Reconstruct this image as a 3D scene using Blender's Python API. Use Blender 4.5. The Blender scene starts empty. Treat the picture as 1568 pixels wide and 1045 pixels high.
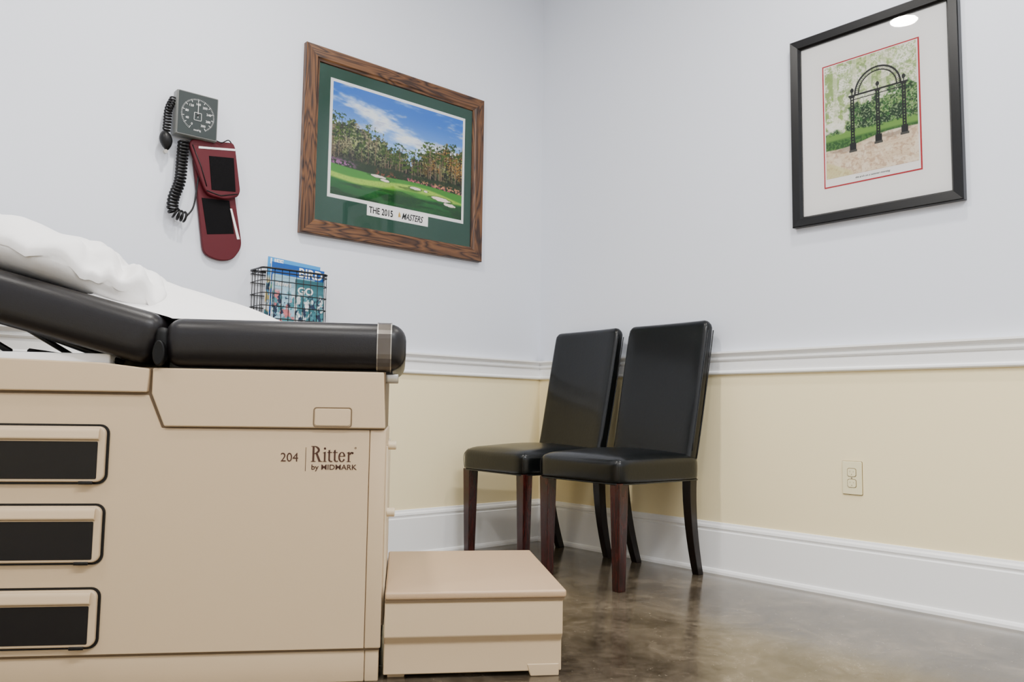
import bpy, bmesh, math, random
import numpy as np
from mathutils import Matrix, Vector
random.seed(4)
S=bpy.context.scene
COL=bpy.context.collection

def lin(c):
    c=np.array(c,float)/255.0
    return np.where(c<=0.04045,c/12.92,((c+0.055)/1.055)**2.4)
def rgba(c): 
    l=lin(c); return (float(l[0]),float(l[1]),float(l[2]),1.0)

# ------------------------------------------------------------------ materials
def mat(name,c,rough=.5,metal=0.0,spec=.5,bump=0,bscale=100,c2=None,cscale=5,coat=0,dist=.002):
    m=bpy.data.materials.new(name); m.use_nodes=True
    nt=m.node_tree; b=nt.nodes['Principled BSDF']
    b.inputs['Base Color'].default_value=rgba(c); b.inputs['Roughness'].default_value=rough
    b.inputs['Metallic'].default_value=metal; b.inputs['Specular IOR Level'].default_value=spec
    b.inputs['Coat Weight'].default_value=coat; b.inputs['Coat Roughness'].default_value=.12
    tc=nt.nodes.new('ShaderNodeTexCoord')
    if c2 is not None:
        n=nt.nodes.new('ShaderNodeTexNoise'); n.inputs['Scale'].default_value=cscale; n.inputs['Detail'].default_value=5
        nt.links.new(tc.outputs['Object'],n.inputs['Vector'])
        r=nt.nodes.new('ShaderNodeValToRGB'); r.color_ramp.elements[0].position=.35; r.color_ramp.elements[1].position=.65
        r.color_ramp.elements[0].color=rgba(c); r.color_ramp.elements[1].color=rgba(c2)
        nt.links.new(n.outputs['Fac'],r.inputs['Fac']); nt.links.new(r.outputs['Color'],b.inputs['Base Color'])
    if bump:
        n=nt.nodes.new('ShaderNodeTexNoise'); n.inputs['Scale'].default_value=bscale; n.inputs['Detail'].default_value=3
        nt.links.new(tc.outputs['Object'],n.inputs['Vector'])
        u=nt.nodes.new('ShaderNodeBump'); u.inputs['Strength'].default_value=bump; u.inputs['Distance'].default_value=dist
        nt.links.new(n.outputs['Fac'],u.inputs['Height']); nt.links.new(u.outputs['Normal'],b.inputs['Normal'])
    return m

def wall_mat():
    m=bpy.data.materials.new("two_tone_wall_paint"); m.use_nodes=True
    nt=m.node_tree; b=nt.nodes['Principled BSDF']; b.inputs['Roughness'].default_value=.62
    b.inputs['Specular IOR Level'].default_value=.25
    g=nt.nodes.new('ShaderNodeNewGeometry'); s=nt.nodes.new('ShaderNodeSeparateXYZ')
    nt.links.new(g.outputs['Position'],s.inputs[0])
    gt=nt.nodes.new('ShaderNodeMath'); gt.operation='GREATER_THAN'; gt.inputs[1].default_value=.86
    nt.links.new(s.outputs['Z'],gt.inputs[0])
    mx=nt.nodes.new('ShaderNodeMix'); mx.data_type='RGBA'
    mx.inputs['A'].default_value=rgba(LOWER); mx.inputs['B'].default_value=rgba(UPPER)
    nt.links.new(gt.outputs[0],mx.inputs['Factor']); nt.links.new(mx.outputs['Result'],b.inputs['Base Color'])
    n=nt.nodes.new('ShaderNodeTexNoise'); n.inputs['Scale'].default_value=180
    nt.links.new(g.outputs['Position'],n.inputs['Vector'])
    u=nt.nodes.new('ShaderNodeBump'); u.inputs['Strength'].default_value=.12; u.inputs['Distance'].default_value=.001
    nt.links.new(n.outputs['Fac'],u.inputs['Height']); nt.links.new(u.outputs['Normal'],b.inputs['Normal'])
    return m

def floor_mat():
    m=bpy.data.materials.new("polished_stained_concrete"); m.use_nodes=True
    nt=m.node_tree; b=nt.nodes['Principled BSDF']
    g=nt.nodes.new('ShaderNodeNewGeometry')
    def noise(sc,de,dist=0.0):
        n=nt.nodes.new('ShaderNodeTexNoise'); n.inputs['Scale'].default_value=sc; n.inputs['Detail'].default_value=de
        n.inputs['Distortion'].default_value=dist; n.inputs['Roughness'].default_value=.62
        nt.links.new(g.outputs['Position'],n.inputs['Vector']); return n
    n1=noise(3.4,8,.9); r=nt.nodes.new('ShaderNodeValToRGB')
    e=r.color_ramp.elements; e[0].position=.32; e[0].color=rgba((58,50,41)); e[1].position=.70; e[1].color=rgba((116,105,90))
    x=e.new(.5); x.color=rgba((85,76,64))
    nt.links.new(n1.outputs['Fac'],r.inputs['Fac'])
    n2=noise(15,8,1.6); r2=nt.nodes.new('ShaderNodeValToRGB')
    e=r2.color_ramp.elements; e[0].position=.35; e[0].color=(.66,.64,.60,1); e[1].position=.64; e[1].color=(1.16,1.15,1.12,1)
    nt.links.new(n2.outputs['Fac'],r2.inputs['Fac'])
    mx=nt.nodes.new('ShaderNodeMix'); mx.data_type='RGBA'; mx.blend_type='MULTIPLY'; mx.inputs['Factor'].default_value=1
    nt.links.new(r.outputs['Color'],mx.inputs['A']); nt.links.new(r2.outputs['Color'],mx.inputs['B'])
    n3=noise(42,3,2.8); r3=nt.nodes.new('ShaderNodeValToRGB')
    e=r3.color_ramp.elements; e[0].position=.68; e[0].color=(0,0,0,1); e[1].position=.71; e[1].color=(.38,.38,.38,1)
    nt.links.new(n3.outputs['Fac'],r3.inputs['Fac'])
    mx2=nt.nodes.new('ShaderNodeMix'); mx2.data_type='RGBA'; mx2.inputs['B'].default_value=rgba((168,156,134))
    nt.links.new(r3.outputs['Color'],mx2.inputs['Factor']); nt.links.new(mx.outputs['Result'],mx2.inputs['A'])
    nt.links.new(mx2.outputs['Result'],b.inputs['Base Color'])
    mr=nt.nodes.new('ShaderNodeMapRange'); mr.inputs['To Min'].default_value=.07; mr.inputs['To Max'].default_value=.25
    nt.links.new(n2.outputs['Fac'],mr.inputs['Value']); nt.links.new(mr.outputs['Result'],b.inputs['Roughness'])
    u=nt.nodes.new('ShaderNodeBump'); u.inputs['Strength'].default_value=.14; u.inputs['Distance'].default_value=.002
    nt.links.new(n1.outputs['Fac'],u.inputs['Height']); nt.links.new(u.outputs['Normal'],b.inputs['Normal'])
    b.inputs['Specular IOR Level'].default_value=.6
    return m

def wood_mat(name,scale,dark,mid,light,rough=.35):
    m=bpy.data.materials.new(name); m.use_nodes=True
    nt=m.node_tree; b=nt.nodes['Principled BSDF']; b.inputs['Roughness'].default_value=rough
    b.inputs['Specular IOR Level'].default_value=.4
    tc=nt.nodes.new('ShaderNodeTexCoord'); mp=nt.nodes.new('ShaderNodeMapping'); mp.inputs['Scale'].default_value=scale
    nt.links.new(tc.outputs['Object'],mp.inputs['Vector'])
    n=nt.nodes.new('ShaderNodeTexNoise'); n.inputs['Scale'].default_value=1; n.inputs['Detail'].default_value=2; n.inputs['Distortion'].default_value=.6
    nt.links.new(mp.outputs['Vector'],n.inputs['Vector'])
    mm=nt.nodes.new('ShaderNodeMath'); mm.operation='MULTIPLY'; mm.inputs[1].default_value=9
    nt.links.new(n.outputs['Fac'],mm.inputs[0])
    fr=nt.nodes.new('ShaderNodeMath'); fr.operation='PINGPONG'; fr.inputs[1].default_value=.5
    nt.links.new(mm.outputs[0],fr.inputs[0])
    r=nt.nodes.new('ShaderNodeValToRGB'); e=r.color_ramp.elements
    e[0].position=0; e[0].color=rgba(dark); e[1].position=.5; e[1].color=rgba(light); x=e.new(.18); x.color=rgba(mid)
    nt.links.new(fr.outputs[0],r.inputs['Fac']); nt.links.new(r.outputs['Color'],b.inputs['Base Color'])
    return m

def attr_mat(name,rough=.5):
    m=bpy.data.materials.new(name); m.use_nodes=True
    nt=m.node_tree; b=nt.nodes['Principled BSDF']; b.inputs['Roughness'].default_value=rough; b.inputs['Specular IOR Level'].default_value=.2
    a=nt.nodes.new('ShaderNodeAttribute'); a.attribute_name='Col'
    nt.links.new(a.outputs['Color'],b.inputs['Base Color']); return m

def glass_mat():
    m=bpy.data.materials.new("picture_glass"); m.use_nodes=True
    nt=m.node_tree; nt.nodes.clear()
    o=nt.nodes.new('ShaderNodeOutputMaterial'); mx=nt.nodes.new('ShaderNodeMixShader'); t=nt.nodes.new('ShaderNodeBsdfTransparent')
    gl=nt.nodes.new('ShaderNodeBsdfGlossy'); gl.inputs['Roughness'].default_value=.01
    fr=nt.nodes.new('ShaderNodeFresnel'); fr.inputs['IOR'].default_value=1.40
    nt.links.new(fr.outputs[0],mx.inputs[0]); nt.links.new(t.outputs[0],mx.inputs[1]); nt.links.new(gl.outputs[0],mx.inputs[2])
    nt.links.new(mx.outputs[0],o.inputs[0]); return m

def emit_mat(name,c,s):
    m=bpy.data.materials.new(name); m.use_nodes=True
    b=m.node_tree.nodes['Principled BSDF']; b.inputs['Base Color'].default_value=rgba(c)
    b.inputs['Emission Color'].default_value=rgba(c); b.inputs['Emission Strength'].default_value=s; return m

UPPER=(222,226,235); LOWER=(250,234,188)
M_WALL=wall_mat(); M_FLOOR=floor_mat()
M_TRIM=mat("white_trim_enamel",(250,250,249),.32,bump=.05)
M_CEIL=mat("ceiling_paint",(240,240,240),.8)
M_BEIGE=mat("beige_enamel",(199,175,141),.42,spec=.4,bump=.12,bscale=260,dist=.0006)
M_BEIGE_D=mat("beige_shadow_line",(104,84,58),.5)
M_BEIGE_L=mat("beige_light_plastic",(214,196,164),.4)
M_VINYL_STEP=mat("step_tread_vinyl",(184,154,120),.38,bump=.5,bscale=420,dist=.0008)
M_UPH=mat("charcoal_vinyl",(17,14,15),.38,spec=.34,bump=.25,bscale=300,dist=.0008)
M_UPH2=mat("charcoal_vinyl_seam",(8,8,8),.5,spec=.2)
M_BLACK=mat("black_plastic",(12,11,12),.4,spec=.3)
M_PANEL=mat("drawer_dark_inset",(15,13,15),.38,spec=.3)
M_STRAP=mat("clear_grey_strap",(84,77,70),.25,metal=.35)
M_METAL=mat("brushed_steel",(170,165,155),.3,metal=.9)
M_LEATHER=mat("black_leather",(7,9,9),.34,bump=.3,bscale=80,dist=.0012,coat=.22,spec=.22)
M_PIPING=mat("leather_piping",(14,16,16),.3,spec=.4)
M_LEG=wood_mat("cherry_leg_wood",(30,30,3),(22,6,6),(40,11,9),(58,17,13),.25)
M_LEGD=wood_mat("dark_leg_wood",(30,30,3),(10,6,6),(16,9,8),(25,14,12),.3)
M_WH=wood_mat("frame_wood_horizontal",(2.2,14,22),(32,18,10),(76,47,26),(106,71,41))
M_WV=wood_mat("frame_wood_vertical",(22,14,2.2),(32,18,10),(76,47,26),(106,71,41))
M_BFRAME=mat("black_frame_lacquer",(9,9,10),.32,spec=.3)
M_GREENMAT=mat("green_mat_board",(54,86,74),.8,spec=.2)
M_WHITEMAT=mat("white_mat_board",(254,253,251),.8)
M_RED=mat("red_mat_bevel",(176,20,36),.7)
M_GLASS=glass_mat(); M_ATTR=attr_mat("printed_ink")
M_INK=mat("black_ink",(8,8,10),.6,spec=.2); M_BROWN=mat("brown_ink",(70,46,36),.6,spec=.2); M_GOLD=mat("gold_ink",(196,160,70),.5)
M_MAROON=mat("maroon_nylon",(76,7,20),.55,spec=.3,bump=.3,bscale=500,dist=.0006)
M_VELCRO=mat("black_velcro",(10,9,11),.9,spec=.15,bump=.5,bscale=900)
M_WHITEINK=mat("white_print",(232,232,230),.6)
M_GAUGE=mat("gauge_dark_face",(46,53,53),.4,spec=.25); M_GCASE=mat("gauge_case",(104,106,102),.35)
M_WIRE=mat("black_wire",(16,16,17),.4,metal=.2)
M_IVORY=mat("ivory_plastic",(242,232,188),.35); M_IVD=mat("ivory_shadow",(128,110,72),.5)
M_SHEET=mat("white_paper_sheet",(240,238,236),.8,bump=.25,bscale=30,dist=.003)
M_PILLOW=mat("white_pillowcase",(242,240,238),.85,bump=.4,bscale=22,dist=.006)

# ------------------------------------------------------------------ mesh helpers
def empty(name,loc=(0,0,0),rz=0):
    e=bpy.data.objects.new(name,None); e.empty_display_size=.1; COL.objects.link(e); e.location=loc; e.rotation_euler=(0,0,rz); return e
def mkobj(name,verts,faces,mats,parent=None,smooth=False,midx=None,recalc=True):
    me=bpy.data.meshes.new(name); me.from_pydata([tuple(v) for v in verts],[],faces); me.update()
    if not isinstance(mats,(list,tuple)): mats=[mats]
    for m in mats: me.materials.append(m)
    if midx is not None:
        for p,i in zip(me.polygons,midx): p.material_index=i
    if recalc:
        bm=bmesh.new(); bm.from_mesh(me); bmesh.ops.recalc_face_normals(bm,faces=bm.faces[:]); bm.to_mesh(me); bm.free()
    if smooth:
        for p in me.polygons: p.use_smooth=True
    o=bpy.data.objects.new(name,me); COL.objects.link(o)
    if parent: o.parent=parent
    return o
def box(name,x0,x1,y0,y1,z0,z1,m,parent=None,bev=0,seg=2,smooth=None):
    bm=bmesh.new(); bmesh.ops.create_cube(bm,size=1)
    for v in bm.verts: v.co=Vector(((x0+x1)/2+v.co.x*(x1-x0),(y0+y1)/2+v.co.y*(y1-y0),(z0+z1)/2+v.co.z*(z1-z0)))
    if bev: bmesh.ops.bevel(bm,geom=bm.edges[:],offset=bev,segments=seg,profile=.5,affect='EDGES')
    me=bpy.data.meshes.new(name); bm.to_mesh(me); bm.free(); me.materials.append(m)
    if (smooth is None and bev) or smooth:
        for p in me.polygons: p.use_smooth=True
    o=bpy.data.objects.new(name,me); COL.objects.link(o)
    if parent: o.parent=parent
    return o
def wn(o,w=0,seg=3,ang=30):
    if w:
        b=o.modifiers.new("bevel",'BEVEL'); b.width=w; b.segments=seg; b.limit_method='ANGLE'; b.angle_limit=math.radians(ang)
    for p in o.data.polygons: p.use_smooth=True
    n=o.modifiers.new("wn",'WEIGHTED_NORMAL'); n.keep_sharp=True
    return o
def prism(name,poly,axis,a0,a1,m,parent=None,bev=0,seg=3):
    """poly = list of 2D points; axis 'y': (x,z) extruded in y; 'x': (y,z) extruded in x; 'z': (x,y)"""
    def P(p,a):
        return {'y':(p[0],a,p[1]),'x':(a,p[0],p[1]),'z':(p[0],p[1],a)}[axis]
    n=len(poly); v=[P(p,a0) for p in poly]+[P(p,a1) for p in poly]
    f=[tuple(range(n)),tuple(range(2*n-1,n-1,-1))]+[(i,(i+1)%n,n+(i+1)%n,n+i) for i in range(n)]
    o=mkobj(name,v,f,m,parent)
    if bev: wn(o,bev,seg)
    return o
def rrect(x0,x1,z0,z1,r,n=6):
    pts=[]
    for cx,cz,a0 in ((x1-r,z1-r,0),(x0+r,z1-r,90),(x0+r,z0+r,180),(x1-r,z0+r,270)):
        for i in range(n+1):
            a=math.radians(a0+90*i/n); pts.append((cx+r*math.cos(a),cz+r*math.sin(a)))
    return pts
def ring(name,outer,inner,y0,y1,m,parent=None):
    n=len(outer); v=[(p[0],y0,p[1]) for p in outer]+[(p[0],y0,p[1]) for p in inner]+[(p[0],y1,p[1]) for p in outer]+[(p[0],y1,p[1]) for p in inner]
    f=[]
    for i in range(n):
        j=(i+1)%n
        f+=[(i,j,n+j,n+i),(2*n+i,3*n+i,3*n+j,2*n+j),(i,2*n+i,2*n+j,j),(n+i,n+j,3*n+j,3*n+i)]
    return mkobj(name,v,f,m,parent)
class TubeSet:
    def __init__(s): s.v=[]; s.f=[]
    def add(s,pts,r,n=6,closed=False):
        pts=[Vector(p) for p in pts]; N=len(pts); base=len(s.v)
        up=None
        for i,p in enumerate(pts):
            if closed: t=(pts[(i+1)%N]-pts[i-1]).normalized()
            else: t=(pts[min(i+1,N-1)]-pts[max(i-1,0)]).normalized()
            if up is None:
                up=Vector((0,0,1)) if abs(t.z)<.9 else Vector((1,0,0))
            up=(up-t*up.dot(t)); 
            if up.length<1e-6: up=Vector((0,1,0))-t*t.y
            up.normalize(); b=t.cross(up)
            rr=r[i] if isinstance(r,(list,tuple)) else r
            for k in range(n):
                a=2*math.pi*k/n; s.v.append(p+up*math.cos(a)*rr+b*math.sin(a)*rr)
        M=N if closed else N-1
        for i in range(M):
            for k in range(n):
                a=base+i*n+k; b_=base+i*n+(k+1)%n; c=base+((i+1)%N)*n+(k+1)%n; d=base+((i+1)%N)*n+k
                s.f.append((a,b_,c,d))
        if not closed:
            s.f.append(tuple(base+k for k in range(n))); s.f.append(tuple(base+(N-1)*n+k for k in range(n)))
        return s
    def obj(s,name,m,parent=None): return mkobj(name,s.v,s.f,m,parent,smooth=True)
def smoothpath(ctrl,n):
    c=[Vector(p) for p in ctrl]; c=[c[0]*2-c[1]]+c+[c[-1]*2-c[-2]]; out=[]
    for i in range(1,len(c)-2):
        for k in range(n):
            t=k/n; a,b,d,e=c[i-1],c[i],c[i+1],c[i+2]
            out.append(.5*((2*b)+(d-a)*t+(2*a-5*b+4*d-e)*t*t+(3*b-a-3*d+e)*t**3))
    out.append(c[-2]); return out
def text(name,s,size,x,y,z,m,parent,shear=0,align='LEFT',ext=.0004,sx=1.0,bold=0):
    cu=bpy.data.curves.new(name,'FONT'); cu.body=s; cu.size=size; cu.extrude=ext; cu.shear=shear; cu.align_x=align; cu.resolution_u=4; cu.offset=bold
    t=bpy.data.objects.new(name+"_tmp",cu); COL.objects.link(t); bpy.context.view_layer.update()
    me=bpy.data.meshes.new_from_object(t.evaluated_get(bpy.context.evaluated_depsgraph_get()))
    bpy.data.objects.remove(t); me.materials.clear(); me.materials.append(m)
    o=bpy.data.objects.new(name,me); COL.objects.link(o); o.parent=parent
    o.location=(x,y,z); o.rotation_euler=(math.pi/2,0,0); o.scale=(sx,1,1); return o
def disc_pts(r,n=32): return [(r*math.cos(2*math.pi*i/n),r*math.sin(2*math.pi*i/n)) for i in range(n)]
class Glyphs:
    """flat serif lettering built from strokes, units mm, laid in the XZ plane"""
    def __init__(s): s.v=[]; s.f=[]
    def poly(s,pts):
        b=len(s.v); s.v+=[(p[0],0,p[1]) for p in pts]; s.f.append(tuple(range(b,b+len(pts))))
    def rect(s,x0,x1,z0,z1): s.poly([(x0,z0),(x1,z0),(x1,z1),(x0,z1)])
    def arc(s,cx,cz,rx,rz,a0,a1,t0,t1,n=18):
        o=[];i_=[]
        for k in range(n+1):
            a=math.radians(a0+(a1-a0)*k/n); t=t0*abs(math.cos(a))+t1*abs(math.sin(a))
            o.append((cx+rx*math.cos(a),cz+rz*math.sin(a))); i_.append((cx+(rx-t)*math.cos(a),cz+(rz-t)*math.sin(a)))
        for k in range(n): s.poly([o[k],o[k+1],i_[k+1],i_[k]])

# ------------------------------------------------------------------ room shell
RX,RY,RH=-4.3,-4.7,3.0
box("floor",RX-.1,.1,RY-.1,.1,-.1,0,M_FLOOR)
box("ceiling",RX-.1,.1,RY-.1,.1,RH,RH+.1,M_CEIL)
box("wall_back",RX-.1,.1,0,.1,0,RH,M_WALL)
box("wall_right",0,.1,RY-.1,0,0,RH,M_WALL)
box("wall_left",RX-.1,RX,RY-.1,0,0,RH,M_WALL)
box("wall_front",RX,0,RY-.1,RY,0,RH,M_WALL)
base=[(0,0),(.026,0),(.026,.010),(.022,.018),(.016,.021),(.016,.168),(.009,.172),(.009,.178),(.015,.183),(.013,.192),(.007,.198),(.005,.205),(0,.206)]
rail=[(0,.812),(.010,.812),(.016,.817),(.016,.823),(.009,.829),(.009,.866),(.014,.868),(.018,.874),(.018,.881),(.011,.884),(.018,.889),(.026,.896),(.030,.899),(.030,.906),(0,.906)]
def trim(name,prof,side):
    if side=='back': prism(name,[(-d,z) for d,z in prof],'x',RX,0,M_TRIM)
    if side=='right': prism(name,[(-d,z) for d,z in prof],'y',RY,0,M_TRIM)
    if side=='left': prism(name,[(RX+d,z) for d,z in prof],'y',RY,0,M_TRIM)
    if side=='front': prism(name,[(RY+d,z) for d,z in prof],'x',RX,0,M_TRIM)
for i,s in enumerate(('back','right','left','front')):
    trim("baseboard_"+s,base,s); trim("trim_%d"%(i+1),rail,s)

# ------------------------------------------------------------------ recessed lights, then an added soft fill panel
def can(i,x,y,power):
    e=empty("recessed_light" if i==0 else "recessed_light.%03d"%i,(x,y,RH))
    n=40; o=[(a*1,b*1) for a,b in disc_pts(.095,n)]; inn=disc_pts(.078,n)
    v=[(a,b,0) for a,b in o]+[(a*.97,b*.97,-.006) for a,b in o]+[(a,b,-.006) for a,b in inn]+[(a,b,0) for a,b in inn]
    f=[]
    for k in range(n):
        j=(k+1)%n
        for q in range(3): f.append((q*n+k,q*n+j,(q+1)*n+j,(q+1)*n+k))
    mkobj("trim_ring",v,f,M_TRIM,e,smooth=True)
    mkobj("lens",[(a,b,-.003) for a,b in inn],[tuple(range(n))],emit_mat("lamp_lens",(255,246,232),6),e)
    l=bpy.data.lights.new("lamp",'AREA'); l.shape='DISK'; l.size=.15; l.energy=power; l.color=(1,.965,.91)
    lo=bpy.data.objects.new("lamp",l); COL.objects.link(lo); lo.parent=e; lo.location=(0,0,-.012)
for i,(x,y,p) in enumerate([(-1.94,-1.09,36),(-.70,-2.05,26),(-3.2,-2.9,34),(-3.4,-1.2,22)]): can(i,x,y,p)
e=empty("added_fill_panel",(-2.1,-3.6,RH))  # unseen glowing panel with area light, added as the main soft source
prism("fill_panel_face",rrect(-.6,.6,-.3,.3,.01),'z',-.015,-.001,emit_mat("fill_panel_glow",(250,250,255),2.5),e)
for a in ((-.63,.63,-.33,-.3),(-.63,.63,.3,.33),(-.63,-.6,-.3,.3),(.6,.63,-.3,.3)): box("fill_panel_frame",a[0],a[1],a[2],a[3],-.02,0,M_TRIM,e)
l=bpy.data.lights.new("fill_panel_lamp",'AREA'); l.shape='RECTANGLE'; l.size=1.18; l.size_y=.58; l.energy=100; l.color=(.97,.98,1)
lo=bpy.data.objects.new("fill_panel_lamp",l); COL.objects.link(lo); lo.parent=e; lo.location=(0,0,-.022)
w=bpy.data.worlds.new("world"); w.use_nodes=True; w.node_tree.nodes['Background'].inputs[0].default_value=(.8,.85,.9,1); w.node_tree.nodes['Background'].inputs[1].default_value=.5; S.world=w

# ------------------------------------------------------------------ outlet (on right wall, local frame faces -Y then rotated)
e=empty("electrical_outlet",(0,-1.652,.426),-math.pi/2)
prism("cover_plate",rrect(-.036,.036,-.059,.059,.004),'y',-.006,0,M_IVORY,e,bev=.002)
ring("plate_edge",rrect(-.0375,.0375,-.0605,.0605,.004),rrect(-.0355,.0355,-.0585,.0585,.004),-.001,0,M_IVD,e)
for zc in (.0195,-.0195):
    pts=[]
    for k in range(24):
        a=2*math.pi*k/24; pts.append((max(-.0150,min(.0150,.0176*math.cos(a))),zc+max(-.0138,min(.0138,.0176*math.sin(a)))))
    prism("receptacle",[(a*1.14,zc+(b-zc)*1.14) for a,b in pts],'y',-.0064,-.005,M_IVD,e)
    prism("receptacle_face",pts,'y',-.0078,-.005,M_IVORY,e)
    box("slot",-.0070,-.0058,-.0081,-.007,zc+.001,zc+.006,M_IVD,e); box("slot",.0058,.0070,-.0081,-.007,zc+.001,zc+.005,M_IVD,e)
    prism("ground_hole",[(a,zc-.007+b) for a,b in disc_pts(.0016,12)],'y',-.0081,-.007,M_IVD,e)
prism("screw",disc_pts(.0025,14),'y',-.0075,-.005,M_METAL,e)

# ------------------------------------------------------------------ printed pictures (vertex-painted grids)
def vnoise(w,h,nx,ny,rng):
    g=rng.random((ny+2,nx+2)); X=np.linspace(0,nx,w,endpoint=False); Y=np.linspace(0,ny,h,endpoint=False)
    xi=X.astype(int); yi=Y.astype(int); fx=X-xi; fy=Y-yi; fx=fx*fx*(3-2*fx); fy=fy*fy*(3-2*fy)
    a=g[np.ix_(yi,xi)]; b=g[np.ix_(yi,xi+1)]; c=g[np.ix_(yi+1,xi)]; d=g[np.ix_(yi+1,xi+1)]
    return (a*(1-fx)+b*fx)*(1-fy)[:,None]+(c*(1-fx)+d*fx)*fy[:,None]
def fbm(w,h,nx,ny,o,seed):
    rng=np.random.default_rng(seed); s=0; amp=1; t=0
    for i in range(o):
        s=s+amp*vnoise(w,h,int(nx*2**i),int(ny*2**i),rng); t+=amp; amp*=.55
    return s/t
def mix(a,b,t): t=np.clip(t,0,1)[...,None]; return a*(1-t)+np.array(b,float)*t
def ss(a,b,x): t=np.clip((x-a)/(b-a),0,1); return t*t*(3-2*t)
def sat(img,k,g=1.0):
    l=img.mean(-1,keepdims=True); return np.clip((l+(img-l)*k)*g,0,255)
def paintgrid(name,img,x0,x1,z0,z1,y,parent):
    h,w=img.shape[:2]
    X=np.linspace(x0,x1,w); Z=np.linspace(z1,z0,h)
    co=np.zeros((h,w,3)); co[...,0]=X[None,:]; co[...,1]=y; co[...,2]=Z[:,None]
    idx=np.arange(h*w).reshape(h,w)
    q=np.stack([idx[1:,:-1],idx[1:,1:],idx[:-1,1:],idx[:-1,:-1]],-1).reshape(-1,4)
    me=bpy.data.meshes.new(name); me.vertices.add(h*w); me.vertices.foreach_set('co',co.ravel())
    me.loops.add(q.size); me.loops.foreach_set('vertex_index',q.ravel().astype(np.int32))
    me.polygons.add(len(q)); me.polygons.foreach_set('loop_start',(np.arange(len(q))*4).astype(np.int32))
    me.update(calc_edges=True); me.validate()
    at=me.color_attributes.new('Col','FLOAT_COLOR','POINT')
    c=np.ones((h*w,4)); c[:,:3]=lin(np.clip(img,0,255).reshape(-1,3)); at.data.foreach_set('color',c.ravel())
    me.materials.append(M_ATTR); o=bpy.data.objects.new(name,me); COL.objects.link(o); o.parent=parent; return o

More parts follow.
